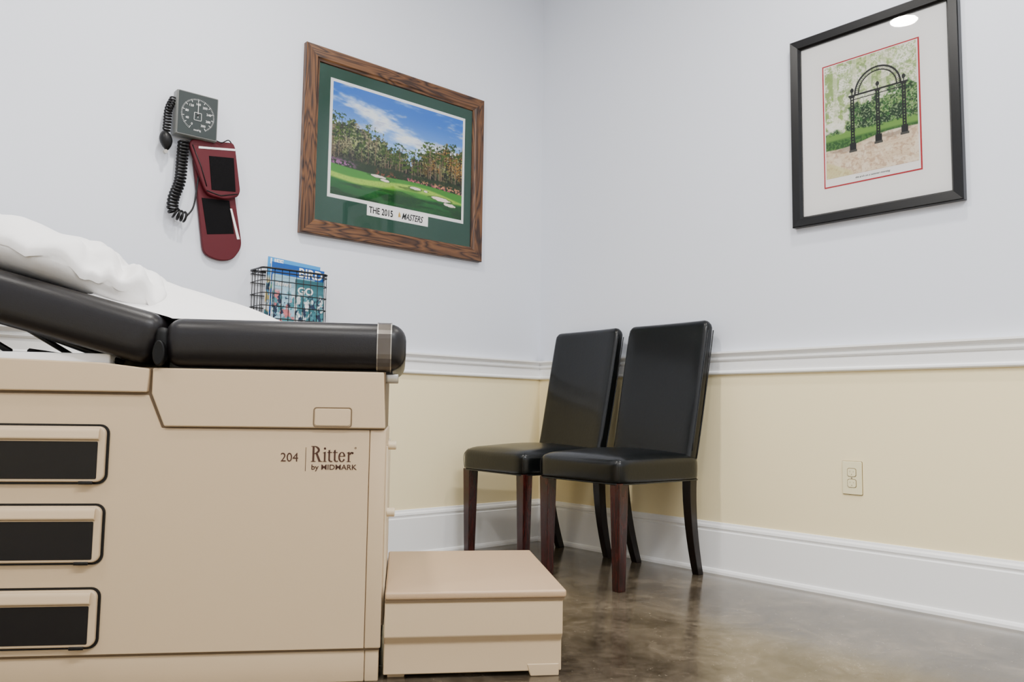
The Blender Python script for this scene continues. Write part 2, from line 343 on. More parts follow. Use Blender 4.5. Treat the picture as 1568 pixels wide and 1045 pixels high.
def golf():
    w,h=640,452; U,V=np.meshgrid(np.linspace(0,1,w),np.linspace(0,1,h))
    img=np.zeros((h,w,3))+np.array((58,118,200.))
    img=mix(img,(160,198,240),ss(.05,.6,V))
    c=fbm(w,h,3,7,6,3); c2=fbm(w,h,9,22,5,8)
    cl=c*.65+c2*.35
    band=.15*np.exp(-((V-.06-.45*U)/.09)**2)+.10*np.exp(-((V-.38)/.08)**2)-.07*np.exp(-((U-.75)/.2)**2-((V-.1)/.12)**2)
    img=mix(img,(246,248,252),ss(.50,.72,cl+band)*.92)
    img=mix(img,(160,170,194),ss(.56,.72,c2)*ss(.5,.62,cl+band)*.5)
    n1=fbm(w,h,14,10,6,11); n2=fbm(w,h,60,46,3,12); n3=fbm(w,h,26,3,3,13); n4=fbm(w,h,110,78,2,77)
    prof=np.interp(np.linspace(0,1,w),[0,.06,.14,.22,.3,.36,.44,.5,.58,.64,.7,.78,.86,.93,1],[.36,.33,.31,.34,.38,.42,.47,.49,.53,.50,.43,.37,.33,.35,.30])
    edge=prof[None,:]+(n1-.5)*.20+(n2-.5)*.12+(n4-.5)*.06
    tm=ss(-.006,.006,V-edge)
    tree=np.zeros((h,w,3))+np.array((60,84,42.))
    tree=mix(tree,(132,146,78),ss(.45,.66,n1)*.8); tree=mix(tree,(22,36,22),ss(.50,.64,n2)*.85)
    tree=mix(tree,(160,164,98),ss(.54,.7,fbm(w,h,80,56,2,21))*ss(.35,.6,n3)*.7)
    tree=mix(tree,(176,120,52),ss(.46,.60,fbm(w,h,10,7,5,22))*ss(.5,.8,U)*.75)
    tree=mix(tree,(146,122,108),ss(.5,.62,fbm(w,h,11,6,4,23))*ss(.6,.2,U)*.55)
    tree=mix(tree,(16,26,18),ss(.52,.62,n4)*.75); tree=mix(tree,(206,206,150),ss(.60,.68,n4[::-1,::-1])*.55)
    tree=tree*(1-.45*ss(.50,.68,V))[...,None]
    img=img*(1-tm[...,None])+tree*tm[...,None]
    rng=np.random.default_rng(5)
    for k in range(64):
        x=rng.random(); 
        top=np.interp(x,[0,.15,.35,.55,.75,1],[.25,.22,.33,.42,.28,.22])+rng.random()*.15
        wd=.0010+rng.random()*.0013; ph=rng.random()*6; base_=.66+rng.random()*.03
        col=np.array((128,106,84) if rng.random()<.55 else (34,27,22))
        m=(np.abs(U-x-.004*np.sin(V*9+ph))<wd)&(V>top+.01)&(V<base_)
        img[m]=col
        for j in range(8):
            cx=x+rng.normal()*.016; cy=top+.01+rng.random()*.11
            d=((U-cx)/.019)**2+((V-cy)/.009)**2+(n2-.5)*4+(n4-.5)*5
            g_=rng.random()
            img=mix(img,(34+g_*42,56+g_*44,28) ,(d<.55)*.88)
    sh=ss(.655,.67,V+(n1-.5)*.06)
    img=mix(img,(30,50,26),sh*.8)
    az=ss(.50,.58,fbm(w,h,75,62,2,31))*np.exp(-((V-.705-.06*U)/.035)**2)
    img=mix(img,(226,110,136),az*ss(.5,.55,U)); img=mix(img,(156,100,148),az*ss(.22,.1,U)); img=mix(img,(214,90,80),az*ss(.3,.33,U)*ss(.5,.45,U)*.5)
    img=mix(img,(236,160,120),ss(.58,.64,fbm(w,h,80,66,2,33))*np.exp(-((V-.73)/.03)**2)*ss(.6,.7,U))
    g=V-(.725+.02*np.sin(U*5)+.05*ss(.5,1,U))
    img=mix(img,(70,136,52),ss(-.003,.005,g))
    fair=V-(.762+.035*np.sin(U*6.0+.8)+.05*U)
    img=mix(img,(162,194,78),ss(0,.02,fair)*ss(.085,.045,fair))
    fg=V-(.835+.03*np.sin(U*4.2+.2)+.045*U)
    img=mix(img,(34,96,46),ss(-.01,.02,fg)); img=mix(img,(20,66,34),ss(.0,.2,fg)*.8)
    img=mix(img,(14,42,24),ss(.48,.62,fbm(w,h,4,18,5,40))*ss(.70,.80,V)*.55)
    img=mix(img,(90,120,56),ss(.55,.7,n4)*ss(.74,.76,V)*.18)
    for cx,cy,a,b in ((.33,.755,.06,.014),(.38,.78,.035,.012),(.62,.79,.045,.013),(.70,.795,.02,.009),(.82,.84,.075,.019),(.90,.88,.05,.016)):
        d=((U-cx)/a)**2+((V-cy-.25*(U-cx)*.2)/b)**2+(n2-.5)*1.4
        img=mix(img,(36,72,34),ss(1.9,1.5,d)*.6); img=mix(img,(242,226,218),ss(1.1,.8,d))
    return sat(img,1.08,1.05)
def arch():
    w,h=375,500; U,V=np.meshgrid(np.linspace(0,1,w),np.linspace(0,1,h))
    n1=fbm(w,h,7,9,6,51); n2=fbm(w,h,34,44,3,52); n3=fbm(w,h,16,20,5,53); n4=fbm(w,h,80,104,2,54)
    img=np.zeros((h,w,3))+np.array((236,234,218.))
    img=mix(img,(182,200,134),ss(.45,.6,n3)*.8); img=mix(img,(112,142,78),ss(.52,.64,n2)*.6)
    img=mix(img,(250,248,240),ss(.46,.60,n1)*.85)
    img=mix(img,(134,164,88),ss(.48,.58,n3)*ss(.38,.1,U)*.8); img=mix(img,(140,164,104),ss(.52,.6,n4)*ss(.6,.3,V)*.55)
    for x in (.12,.34,.5,.66): img=mix(img,(244,240,226),(np.abs(U-x)<.025)*.5*(V<.6))
    hd=V-(.43-.12*ss(.3,.9,U)+(n1-.5)*.28+(n4-.5)*.06)
    hm=ss(0,.02,hd)*ss(.22,.30,U+(n3-.5)*.15)
    hedge=mix(mix(np.zeros((h,w,3))+np.array((60,108,52.)),(130,162,92),ss(.45,.65,n2)),(22,52,32),ss(.48,.62,n3)*.9)
    hedge=mix(hedge,(16,38,24),ss(.52,.60,n4)*.7); hedge=mix(hedge,(182,202,148),ss(.58,.66,n4[::-1])*.65)
    img=img*(1-hm[...,None])+hedge*hm[...,None]
    lm=ss(.56,.60,V+(n3-.5)*.1)*ss(.24,.12,U); img=img*(1-lm[...,None])+hedge*lm[...,None]
    img=mix(img,(116,158,74),ss(.61,.63,V+(n2-.5)*.04)*ss(.7,.68,V)); img=mix(img,(48,90,42),ss(.66,.69,V)); img=mix(img,(96,140,64),ss(.5,.6,n4)*ss(.66,.69,V)*.7)
    pv=V-(.745-.06*U+.015*np.sin(U*7)); pm=ss(0,.012,pv)
    brick=np.zeros((h,w,3))+np.array((230,214,188.))
    dep=np.clip(V-.66,.01,1); rowv=np.log(dep)*22; cx=(U-.5)/dep*2.0*1.6+np.floor(rowv)*.5
    brick=mix(brick,(196,164,134),((rowv%1)<.2)*.6); brick=mix(brick,(204,172,142),((cx%1)<.12)*.5)
    brick=mix(brick,(246,236,218),ss(.5,.62,n3)*.6); brick=mix(brick,(170,132,104),ss(.56,.68,n2)*.4)
    brick=mix(brick,(130,110,96),ss(.5,.6,fbm(w,h,4,22,4,58))*ss(.84,.76,V)*.5)
    img=img*(1-pm[...,None])+brick*pm[...,None]
    gm=ss(0,.02,V-(.86+.4*(U-.05)))*ss(.34,.26,U)
    img=mix(img,(206,206,140),gm*.5)
    K=(18,22,24)
    for x,b in ((.31,.80),(.59,.775),(.865,.75)):
        for off in (-.014,.014):
            img=mix(img,K,(np.abs(U-x-off)<.0080)&(V>.315)&(V<b))
        img=mix(img,K,(np.abs(U-x)<.012)&(V>.315)&(V<b)&((V*40%1)<.5))
        img=mix(img,K,(np.abs(U-x)<.036)&(V>b-.07)&(V<b)); img=mix(img,(70,70,66),(np.abs(U-x)<.045)&(V>b-.012)&(V<b+.008))
        img=mix(img,K,(np.abs(U-x)<.03)&(V>.31)&(V<.335))
        img=mix(img,K,((U-x)**2/.02**2+(V-.272)**2/.02**2<1)); img=mix(img,K,(np.abs(U-x)<.006)&(V>.25)&(V<.32))
    img=mix(img,K,(V>.31)&(V<.325)&(U>.27)&(U<.91)); img=mix(img,K,(V>.35)&(V<.358)&(U>.29)&(U<.88))
    d=np.sqrt((U-.588)**2+((V-.315)*1.28)**2)
    for R_,t in ((.245,.010),(.205,.007)): img=mix(img,K,(np.abs(d-R_)<t)&(V<.315))
    img=mix(img,K,(np.abs(d-.225)<.022)&((np.arctan2(V-.315,U-.588)*14%1)<.3)&(V<.315))
    return sat(img,1.06,1.02)

def frame(name,x0,x1,z0,z1,prof,mats,parent):
    """prof: list of (inset, depth) ; sweeps around the rectangle with mitres"""
    v=[]; f=[]; mi=[]; n=len(prof)
    for cx,cz,sx,sz in ((x0,z0,1,1),(x1,z0,-1,1),(x1,z1,-1,-1),(x0,z1,1,-1)):
        for ins,d in prof: v.append((cx+sx*ins,-d,cz+sz*ins))
    for c in range(4):
        d=(c+1)%4
        for k in range(n):
            j=(k+1)%n; f.append((c*n+k,d*n+k,d*n+j,c*n+j)); mi.append(0 if c%2==0 else min(1,len(mats)-1))
    return mkobj(name,v,f,mats,parent,midx=mi)
def pane(x0,x1,z0,z1,y,parent): return mkobj("picture_glass",[(x0,y,z0),(x1,y,z0),(x1,y,z1),(x0,y,z1)],[(0,1,2,3)],M_GLASS,parent,recalc=False)

# golf print on back wall
e=empty("framed_golf_print",(-.9005,0,1.7725)); ox,oz=-.9005,1.7725
hw,hh=.4795,.4035
frame("wooden_frame",-hw,hw,-hh,hh,[(0,.002),(0,.026),(.004,.031),(.050,.029),(.056,.024),(.064,.022),(.066,.018),(.066,.002)],[M_WH,M_WV],e)
box("green_mat",-hw+.05,hw-.05,-.014,-.004,-hh+.05,hh-.05,M_GREENMAT,e)
ix0,ix1,iz0,iz1=-1.258-ox,-.530-ox,1.542-oz,2.060-oz
box("white_inner_mat",ix0,ix1,-.0150,-.011,iz0,iz1,M_WHITEMAT,e)
paintgrid("landscape_print",golf(),ix0+.013,ix1-.013,iz0+.015,iz1-.013,-.0155,e)
lx0,lx1,lz0,lz1=-1.063-ox,-.737-ox,1.494-oz,1.548-oz
box("title_label",lx0,lx1,-.0160,-.012,lz0,lz1,M_WHITEMAT,e)
text("title_text","THE 2015",.041,lx0+.010,-.0163,lz0+.013,M_INK,e,sx=.74,bold=.0006)
text("title_text_italic","MASTERS",.041,lx0+.180,-.0163,lz0+.013,M_INK,e,shear=.35,sx=.68,bold=.0006)
prism("title_flag",[(lx0+.162,lz0+.018),(lx0+.176,lz0+.020),(lx0+.172,lz0+.034),(lx0+.167,lz0+.044),(lx0+.163,lz0+.030)],'y',-.0166,-.0158,M_GOLD,e)
pane(-hw+.0655,hw-.0655,-hh+.0655,hh-.0655,-.0176,e)

# arch print on right wall
yc,zc=-1.756,1.7435; e=empty("framed_arch_print",(0,yc,zc),-math.pi/2)
hw,hh=.310,.3715
frame("black_frame",-hw,hw,-hh,hh,[(0,.002),(0,.026),(.003,.029),(.032,.026),(.039,.018),(.040,.002)],[M_BFRAME],e)
box("white_mat",-hw+.03,hw-.03,-.010,-.004,-hh+.03,hh-.03,M_WHITEMAT,e)
bz0,bz1=1.505-zc,1.982-zc
bx0,bx1=1.572+yc,1.931+yc
box("red_inner_mat",bx0,bx1,-.0115,-.009,bz0,bz1,M_RED,e)
box("print_paper",bx0+.005,bx1-.005,-.012,-.011,bz0+.005,bz1-.005,M_WHITEMAT,e)
paintgrid("arch_print",arch(),bx0+.010,bx1-.010,bz0+.034,bz1-.008,-.0126,e)
text("print_caption","the arch on a summer morning",.010,0,-.0124,bz0+.017,M_INK,e,shear=.3,align='CENTER')
pane(-hw+.0392,hw-.0392,-hh+.0392,hh-.0392,-.0165,e)

# ------------------------------------------------------------------ blood pressure gauge + cuff
e=empty("blood_pressure_gauge",(-1.828,0,1.733))
box("wall_bracket",-.045,.045,-.02,0,-.05,.05,M_BLACK,e,bev=.004)
box("housing",-.077,.077,-.058,-.018,-.084,.084,M_GCASE,e,bev=.004,seg=3)
prism("bezel",rrect(-.075,.075,-.082,.082,.004),'y',-.062,-.056,M_GCASE,e)
prism("dial_face",rrect(-.072,.072,-.079,.079,.003),'y',-.0632,-.058,M_GAUGE,e)
tv=[];tf=[]
for k in range(61):
    a=math.radians(-60+300*k/60); r1=.062; r0=.057 if k%5 else .051
    t=.0005 if k%5 else .0009
    c,s_=math.cos(a),math.sin(a); b=len(tv)
    for rr,tt in ((r0,-t),(r1,-t),(r1,t),(r0,t)): tv.append((rr*c-tt*s_,-.0638,rr*s_+tt*c))
    tf.append((b,b+1,b+2,b+3))
mkobj("dial_ticks",tv,tf,M_WHITEINK,e)
for k,s_ in enumerate(("0","40","80","120","160","200","240","280","300")):
    a=math.radians(240-300*k/8); text("dial_number",s_,.012,.042*math.cos(a),-.0635,.042*math.sin(a)-.004,M_WHITEINK,e,align='CENTER',ext=.0002)
ring("dial_window",rrect(-.014,.014,-.020,.010,.003),rrect(-.0128,.0128,-.0188,.0088,.002),-.0645,-.063,M_WHITEINK,e)
box("needle",-.0009,.0009,-.0655,-.0645,-.01,.048,M_WHITEINK,e); prism("needle_hub",disc_pts(.004,20),'y',-.067,-.063,M_BLACK,e)
text("dial_brand","mmHg",.010,0,-.0635,-.060,M_WHITEINK,e,align='CENTER',ext=.0002)
def L(x,y,z): return (x+1.828,y,z-1.733)
def coil(path,r,pitch,tr):
    P=smoothpath(path,40); out=[]
    Ld=[0]
    for a,b in zip(P,P[1:]): Ld.append(Ld[-1]+(b-a).length)
    tot=Ld[-1]; N=int(tot/pitch*12)
    for i in range(N):
        d=tot*i/N; j=max(0,min(len(P)-2,np.searchsorted(Ld,d)-1)); t=(d-Ld[j])/max(1e-9,Ld[j+1]-Ld[j]); p=P[j].lerp(P[j+1],t)
        T=(P[j+1]-P[j]).normalized(); u=Vector((0,1,0)); u=(u-T*u.dot(T)).normalized(); b=T.cross(u); a=2*math.pi*d/pitch
        out.append(p+u*r*math.cos(a)+b*r*math.sin(a))
    return out
ts=TubeSet()
ts.add(coil([L(-1.905,-.03,1.79),L(-1.925,-.035,1.74),L(-1.928,-.035,1.68),L(-1.93,-.035,1.655)],.012,.011,.003),.0034,6)
ts.add(coil([L(-1.865,-.035,1.635),L(-1.868,-.035,1.56),L(-1.872,-.035,1.48),L(-1.892,-.035,1.41),L(-1.888,-.035,1.362),L(-1.845,-.035,1.348)],.018,.0125,.003),.0042,6)
ts.add(smoothpath([L(-1.845,-.035,1.348),L(-1.815,-.03,1.40),L(-1.80,-.022,1.52)],10),.0035)
ts.add(smoothpath([L(-1.762,-.045,1.665),L(-1.73,-.05,1.655),L(-1.70,-.045,1.672),L(-1.675,-.03,1.655)],10),.0022)
ts.obj("coiled_tube",M_BLACK,e)
v=[];f=[];NU,NV=20,14
for i in range(NV+1):
    t=i/NV; rr=.026*math.sin(math.pi*min(1,t*.97+.015))**.7*(1-.25*t); zz=-.036+.075*t
    for k in range(NU):
        a=2*math.pi*k/NU; v.append((-1.935+1.828+rr*math.cos(a)+.01*t,-.038+rr*math.sin(a),1.622-1.733-zz))
for i in range(NV):
    for k in range(NU): f.append((i*NU+k,i*NU+(k+1)%NU,(i+1)*NU+(k+1)%NU,(i+1)*NU+k))
f+= [tuple(range(NU)),tuple(NV*NU+k for k in range(NU))]
mkobj("inflation_bulb",v,f,M_BLACK,e,smooth=True)
prism("bulb_valve",[(a-.102,b-.155) for a,b in disc_pts(.007,14)],'y',-.046,-.03,M_METAL,e)

e=empty("blood_pressure_cuff",(-1.72,0,1.44))
def C(pts): return [(x+1.72,z-1.44) for x,z in pts]
def roundpoly(pts,r,n=5):
    out=[]; N=len(pts)
    for i in range(N):
        p=Vector(pts[i]); a=Vector(pts[i-1]); b=Vector(pts[(i+1)%N]); rr=min(r,(a-p).length*.45,(b-p).length*.45)
        s=p+(a-p).normalized()*rr; t=p+(b-p).normalized()*rr
        for k in range(n+1):
            q=k/n; out.append(tuple(s*(1-q)**2+p*2*q*(1-q)+t*q*q))
    return out
prism("lower_flap",roundpoly(C([(-1.825,1.60),(-1.67,1.60),(-1.655,1.46),(-1.618,1.27),(-1.655,1.215),(-1.705,1.205),(-1.768,1.222),(-1.800,1.44)]),.035),'y',-.022,-.004,M_MAROON,e,bev=.004)
prism("lower_velcro",C([(-1.785,1.436),(-1.678,1.444),(-1.654,1.318),(-1.758,1.300)]),'y',-.0235,-.020,M_VELCRO,e,bev=.001)
prism("lower_label",C([(-1.674,1.413),(-1.667,1.414),(-1.631,1.300),(-1.641,1.298)]),'y',-.0242,-.021,M_WHITEINK,e)
prism("upper_flap",roundpoly(C([(-1.848,1.628),(-1.835,1.648),(-1.68,1.668),(-1.670,1.65),(-1.643,1.485),(-1.65,1.462),(-1.70,1.440),(-1.765,1.446),(-1.785,1.47)]),.022),'y',-.042,-.022,M_MAROON,e,bev=.006)
prism("upper_velcro",C([(-1.772,1.596),(-1.676,1.608),(-1.663,1.478),(-1.756,1.468)]),'y',-.0440,-.040,M_VELCRO,e,bev=.001)
prism("upper_label",C([(-1.812,1.616),(-1.672,1.637),(-1.671,1.645),(-1.812,1.624)]),'y',-.0436,-.041,M_WHITEINK,e)
ts=TubeSet(); ts.add([(x+1.72,-.0425,z-1.44) for x,z in ((-1.835,1.625),(-1.80,1.55),(-1.775,1.478))],.0022); ts.obj("edge_binding",M_BLACK,e)
ts=TubeSet(); ts.add([(x+1.72,-.043,z-1.44) for x,z in ((-1.775,1.462),(-1.72,1.452),(-1.655,1.470))],.0022); ts.obj("fold_binding",M_BLACK,e)

# ------------------------------------------------------------------ wire basket + magazines
e=empty("wire_magazine_basket",(-1.45,0,1.07))
bx0,bx1,bd,bz0,bz1=-.122,.158,-.115,-.125,.118
ts=TubeSet()
def uloop(z,inset=0):
    r=.02; x0,x1,d=bx0+inset,bx1-inset,bd+inset; pts=[(x0,-.004,z),(x0,d+r,z)]
    for k in range(1,6): a=math.pi/2*k/6; pts.append((x0+r-r*math.cos(a),d+r-r*math.sin(a),z))
    pts.append((x0+r,d,z)); pts.append((x1-r,d,z))
    for k in range(1,6): a=math.pi/2*k/6; pts.append((x1-r+r*math.sin(a),d+r-r*math.cos(a),z))
    pts+= [(x1,d+r,z),(x1,-.004,z)]
    return pts
for z in np.linspace(bz0,bz1,6): ts.add(uloop(z)+[],.0020 if z<bz1-.001 else .004,6,closed=True)
ts.add(uloop(bz1-.014),.0022,6,closed=True)
for x in np.linspace(bx0+.018,bx1-.018,9):
    ts.add([(x,bd,bz1),(x,bd,bz0),(x,-.004,bz0)],.0016,6); ts.add([(x,-.004,bz0),(x,-.004,bz1)],.0016,6)
for y in np.linspace(-.02,bd+.018,4):
    for x in (bx0,bx1): ts.add([(x,y,bz0),(x,y,bz1)],.0016,6)
    ts.add([(bx0,y,bz0),(bx1,y,bz0)],.0016,6)
ts.obj("wire_mesh",M_WIRE,e)
me_=empty("magazines",(-1.45,0,1.07))
def magcover(seed,base,acc):
    w,h=90,120; U,V=np.meshgrid(np.linspace(0,1,w),np.linspace(0,1,h))
    img=np.zeros((h,w,3))+np.array(base,float)
    img=mix(img,(226,230,232),ss(.52,.66,fbm(w,h,5,7,4,seed))*ss(.22,.34,V)); img=mix(img,acc,ss(.52,.6,fbm(w,h,8,9,3,seed+1))*ss(.24,.34,V)*.8)
    img=mix(img,(70,130,140),ss(.56,.6,fbm(w,h,10,10,3,seed+2))*ss(.24,.34,V)); img=mix(img,(40,52,74),ss(.6,.66,fbm(w,h,12,12,3,seed+3))*ss(.24,.34,V))
    return img
for i,(xa,xb,y,zt,base_,acc,tilt) in enumerate([(-.078,.100,-.102,.100,(150,190,210),(206,96,96),-3.5),(-.080,.150,-.085,.150,(26,78,150),(100,160,100),-4),(-.090,.140,-.06,.172,(60,140,200),(220,180,90),-5),(.02,.145,-.108,.092,(60,110,120),(230,230,230),-1)]):
    mg=empty("magazine_%d"%(i+1)); mg.parent=me_; mg.location=(0,y,-.118); mg.rotation_euler=(math.radians(-4),math.radians(-tilt*.8),0)
    hgt=zt+.118
    box("pages",xa,xb,.0012,.006,0,hgt-.002,M_WHITEMAT,mg)
    paintgrid("cover",magcover(60+i*7,base_,acc),xa,xb,0,hgt,0,mg)
    text("cover_title",("news","BIRD","LIFE","GO")[i],(.03,.052,.03,.04)[i],xa+(.115 if i==1 else .01),-.0006,hgt-(.045,.042,.026,.06)[i],M_WHITEINK,mg,sx=(1.1,.95,1.1,1.1)[i],bold=.0010)

# ------------------------------------------------------------------ exam table (local x = length, y = away from camera)
ANG=math.atan2(-.5565,.8309)
T=empty("exam_table",(-1.437,-1.610,0),ANG)
W=.60; XL=-1.80
box("base_plinth",XL+.02,-.4795,.010,W-.012,0,.078,M_BEIGE,T,bev=.003)
box("base_plinth_end",-.4785,-.446,.010,W-.012,0,.078,M_BEIGE,T,bev=.003)
box("plinth_line",XL+.01,-.445,.006,W-.006,.0740,.080,M_BEIGE_D,T)
box("cabinet_core",XL+.004,-.446,.004,W-.004,.078,.741,M_BEIGE_D,T)
prism("side_panel",[(XL,.080),(-.4812,.080),(-.4812,.5985),(-.9655,.5985),(-.998,.676),(XL,.676)],'y',0,.03,M_BEIGE,T,bev=.0025)
box("end_cover",-.4798,-.442,0,W,.080,.5985,M_BEIGE,T,bev=.003,seg=3)
box("far_panel",XL,-.482,W-.03,W,.080,.741,M_BEIGE,T,bev=.003)
box("head_panel",XL-.002,XL+.02,0,W,.080,.741,M_BEIGE,T,bev=.003)
prism("upper_side_panel",[(-.990,.740),(-.990,.680),(-.9585,.6025),(-.444,.6025),(-.450,.740)],'y',-.010,.03,M_BEIGE,T,bev=.004)
box("upper_end_panel",-.47,-.450,.0,W,.6025,.740,M_BEIGE,T,bev=.003)
prism("upper_left_rim",[(XL-.004,.682),(-1.000,.682),(-.996,.738),(-1.10,.750),(XL-.004,.770)],'y',-.012,.035,M_BEIGE,T,bev=.004)
box("upper_far_rim",XL,-.45,W-.04,W,.68,.741,M_BEIGE,T,bev=.003)
box("back_tray",XL+.03,-1.10,.03,W-.05,.740,.774,M_WHITEMAT,T,bev=.004)
ring("handle_outline",rrect(-.616,-.524,.6045,.653,.008),rrect(-.6135,-.5265,.607,.6505,.006),-.0112,-.008,M_BEIGE_D,T)
prism("handle_pad",rrect(-.6125,-.5275,.608,.6495,.006),'y',-.0125,-.008,M_BEIGE,T,bev=.002)
# lettering
text("label_number","204",.030,-.691,-.0006,.522,M_BROWN,T,sx=.95)
box("label_rule",-.632,-.6308,-.0006,.001,.499,.556,M_BROWN,T)
G=Glyphs()
G.rect(4,8.6,1,35); G.rect(1,11.7,0,1.5); G.rect(1,11,34.5,36)
G.arc(9,27,11.7,9,-90,90,4.6,1.6); G.rect(8,9.2,34.4,36); G.rect(8,11,18,19.6)
G.poly([(11,18.5),(16,19),(23.4,1.3),(18,1.3)]); G.rect(18,26.5,0,1.5)
G.rect(30,33.9,1,22); G.rect(27.5,36.5,0,1.4); G.poly([(27.5,21),(33.9,23.5),(33.9,20),(27.5,20)]); G.arc(31.8,30.5,2.6,2.6,0,360,2.59,2.59)
for dx in (0,12.5):
    G.rect(40+dx,43.8+dx,4,27); G.poly([(40+dx,22),(43.8+dx,29),(43.8+dx,22)]); G.rect(37.5+dx,48.5+dx,20.7,22.5)
    G.arc(46.3+dx,5.2,6.3,5.6,180,305,3.7,1.8)
G.arc(70.5,11.3,8.2,11.6,12,330,3.7,1.6,28); G.rect(65,78.4,12.3,13.9)
G.rect(84,87.9,1,22); G.rect(81.5,91,0,1.4); G.poly([(81.5,21),(87.9,23.5),(87.9,20),(81.5,20)]); G.arc(92.5,15.5,5.5,7.5,60,170,2.8,2.8); G.arc(94.6,20.4,2.5,2.5,0,360,2.49,2.49)
G.arc(101,32,2.2,2.2,0,360,.8,.8)
k=.00105
o=mkobj("label_name",[(x*k,0,z*k) for x,_,z in G.v],G.f,M_BROWN,T,recalc=False); o.location=(-.620,-.0009,.5215)
text("label_byline","by MIDMARK",.0175,-.618,-.0006,.503,M_BROWN,T,sx=1.08,bold=.0002)
# drawers
for k,(z0,z1) in enumerate(((.467,.606),(.284,.423),(.095,.233))):
    XR=-1.080; xl=XL+.05
    prism("drawer_gap_%d"%(k+1),rrect(xl-.006,XR,z0,z1,.022),'y',-.0035,.004,M_BLACK,T)
    prism("drawer_face_%d"%(k+1),rrect(xl,XR-.006,z0+.006,z1-.005,.017),'y',-.014,.002,M_BEIGE,T,bev=.004)
    prism("drawer_lip_%d"%(k+1),roundpoly([(-.013,z1-.038),(-.024,z1-.034),(-.019,z1-.014),(-.013,z1-.007)],.005),'x',xl+.01,XR-.018,M_BEIGE,T,bev=.002)
    prism("drawer_inset_%d"%(k+1),rrect(xl+.02,XR-.021,z0+.013,z1-.040,.003),'y',-.0150,-.012,M_PANEL,T)
    box("drawer_latch_%d"%(k+1),XR-.06,XR-.028,-.016,-.012,z0+.0005,z0+.008,M_BLACK,T,bev=.0015)
# end hardware
box("end_door",-.443,-.436,.05,W-.05,.12,.56,M_BEIGE_L,T,bev=.003)
for z in (.560,.394):
    prism("end_pull",[(a*1.0+.06,z+b) for a,b in disc_pts(.011,18)],'x',-.438,-.416,M_BEIGE_L,T,bev=.003)
box("end_bracket",-.452,-.415,.02,.07,.715,.738,M_METAL,T,bev=.003)
# seat cushion
box("seat_cushion",-.972,-.398,-.020,W+.02,.744,.862,M_UPH,T,bev=.042,seg=6)
def strapbox(name,x0,x1,y0,y1,z0,z1,m,r):
    o=box(name,x0,x1,y0,y1,z0,z1,m,T)
    bm=bmesh.new(); bm.from_mesh(o.data); ed=[e_ for e_ in bm.edges if abs(e_.verts[0].co.x-e_.verts[1].co.x)>.0005]
    bmesh.ops.bevel(bm,geom=ed,offset=r,segments=6,profile=.5,affect='EDGES'); bm.to_mesh(o.data); bm.free(); return o
strapbox("cushion_strap",-.467,-.436,-.0225,W+.0225,.7415,.8645,M_STRAP,.042)
for x in (-.468,-.435): strapbox("strap_edge",x-.0012,x+.0012,-.0235,W+.0235,.7405,.8655,M_METAL,.043)
box("seat_board",-.96,-.43,.02,W-.02,.738,.756,M_BLACK,T)
# back section (raised)
AB=math.radians(14.9)
bk=box("back_cushion",-.86,0,-.020,W+.02,-.124,0,M_UPH,T,bev=.040,seg=6)
bk.location=(-.966,0,.864); bk.rotation_euler=(0,AB,0)
box("hinge_fold",-.992,-.958,-.012,W+.012,.752,.838,M_UPH2,T,bev=.015,seg=4)
prism("hinge_link",[(-.975+a*.9,.775+b*1.9) for a,b in disc_pts(.016,20)],'y',-.026,.0,M_UPH2,T,bev=.004)
ts=TubeSet()
for y in (.07,W-.07):
    ts.add([(-1.08,y,.752),(-1.30,y,.83)],.008); ts.add([(-1.34,y,.775),(-1.55,y,.90)],.008)
ts.add([(-1.30,.07,.775),(-1.12,.07,.752)],.01)
ts.obj("back_support_rods",M_BLACK,T)
# step
STEP_X0,STEP_X1=-.434,0.006; SW=.57
prism("step_body",[(0,.196),(0,.104),(.016,.086),(.016,.012),(SW-.016,.012),(SW-.016,.086),(SW,.104),(SW,.196)],'x',STEP_X0,STEP_X1-.004,M_BEIGE,T,bev=.003)
prism("step_tread",roundpoly([(-.006,.192),(-.006,.212),(SW+.006,.212),(SW+.006,.192)],.008),'x',STEP_X0,STEP_X1+.004,M_VINYL_STEP,T,bev=.006)
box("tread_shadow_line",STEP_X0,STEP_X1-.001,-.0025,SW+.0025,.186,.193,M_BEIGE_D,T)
prism("step_foot",[(-.075,0),(-.004,0),(-.004,.03),(-.085,.03)],'y',.014,SW-.014,M_BEIGE,T,bev=.003)
prism("step_foot_rear",[(STEP_X0+.01,0),(STEP_X0+.05,0),(STEP_X0+.06,.03),(STEP_X0+.01,.03)],'y',.04,SW-.04,M_BEIGE,T)

def back_z(x): return .864+max(0,(-x-.966))*math.tan(AB)
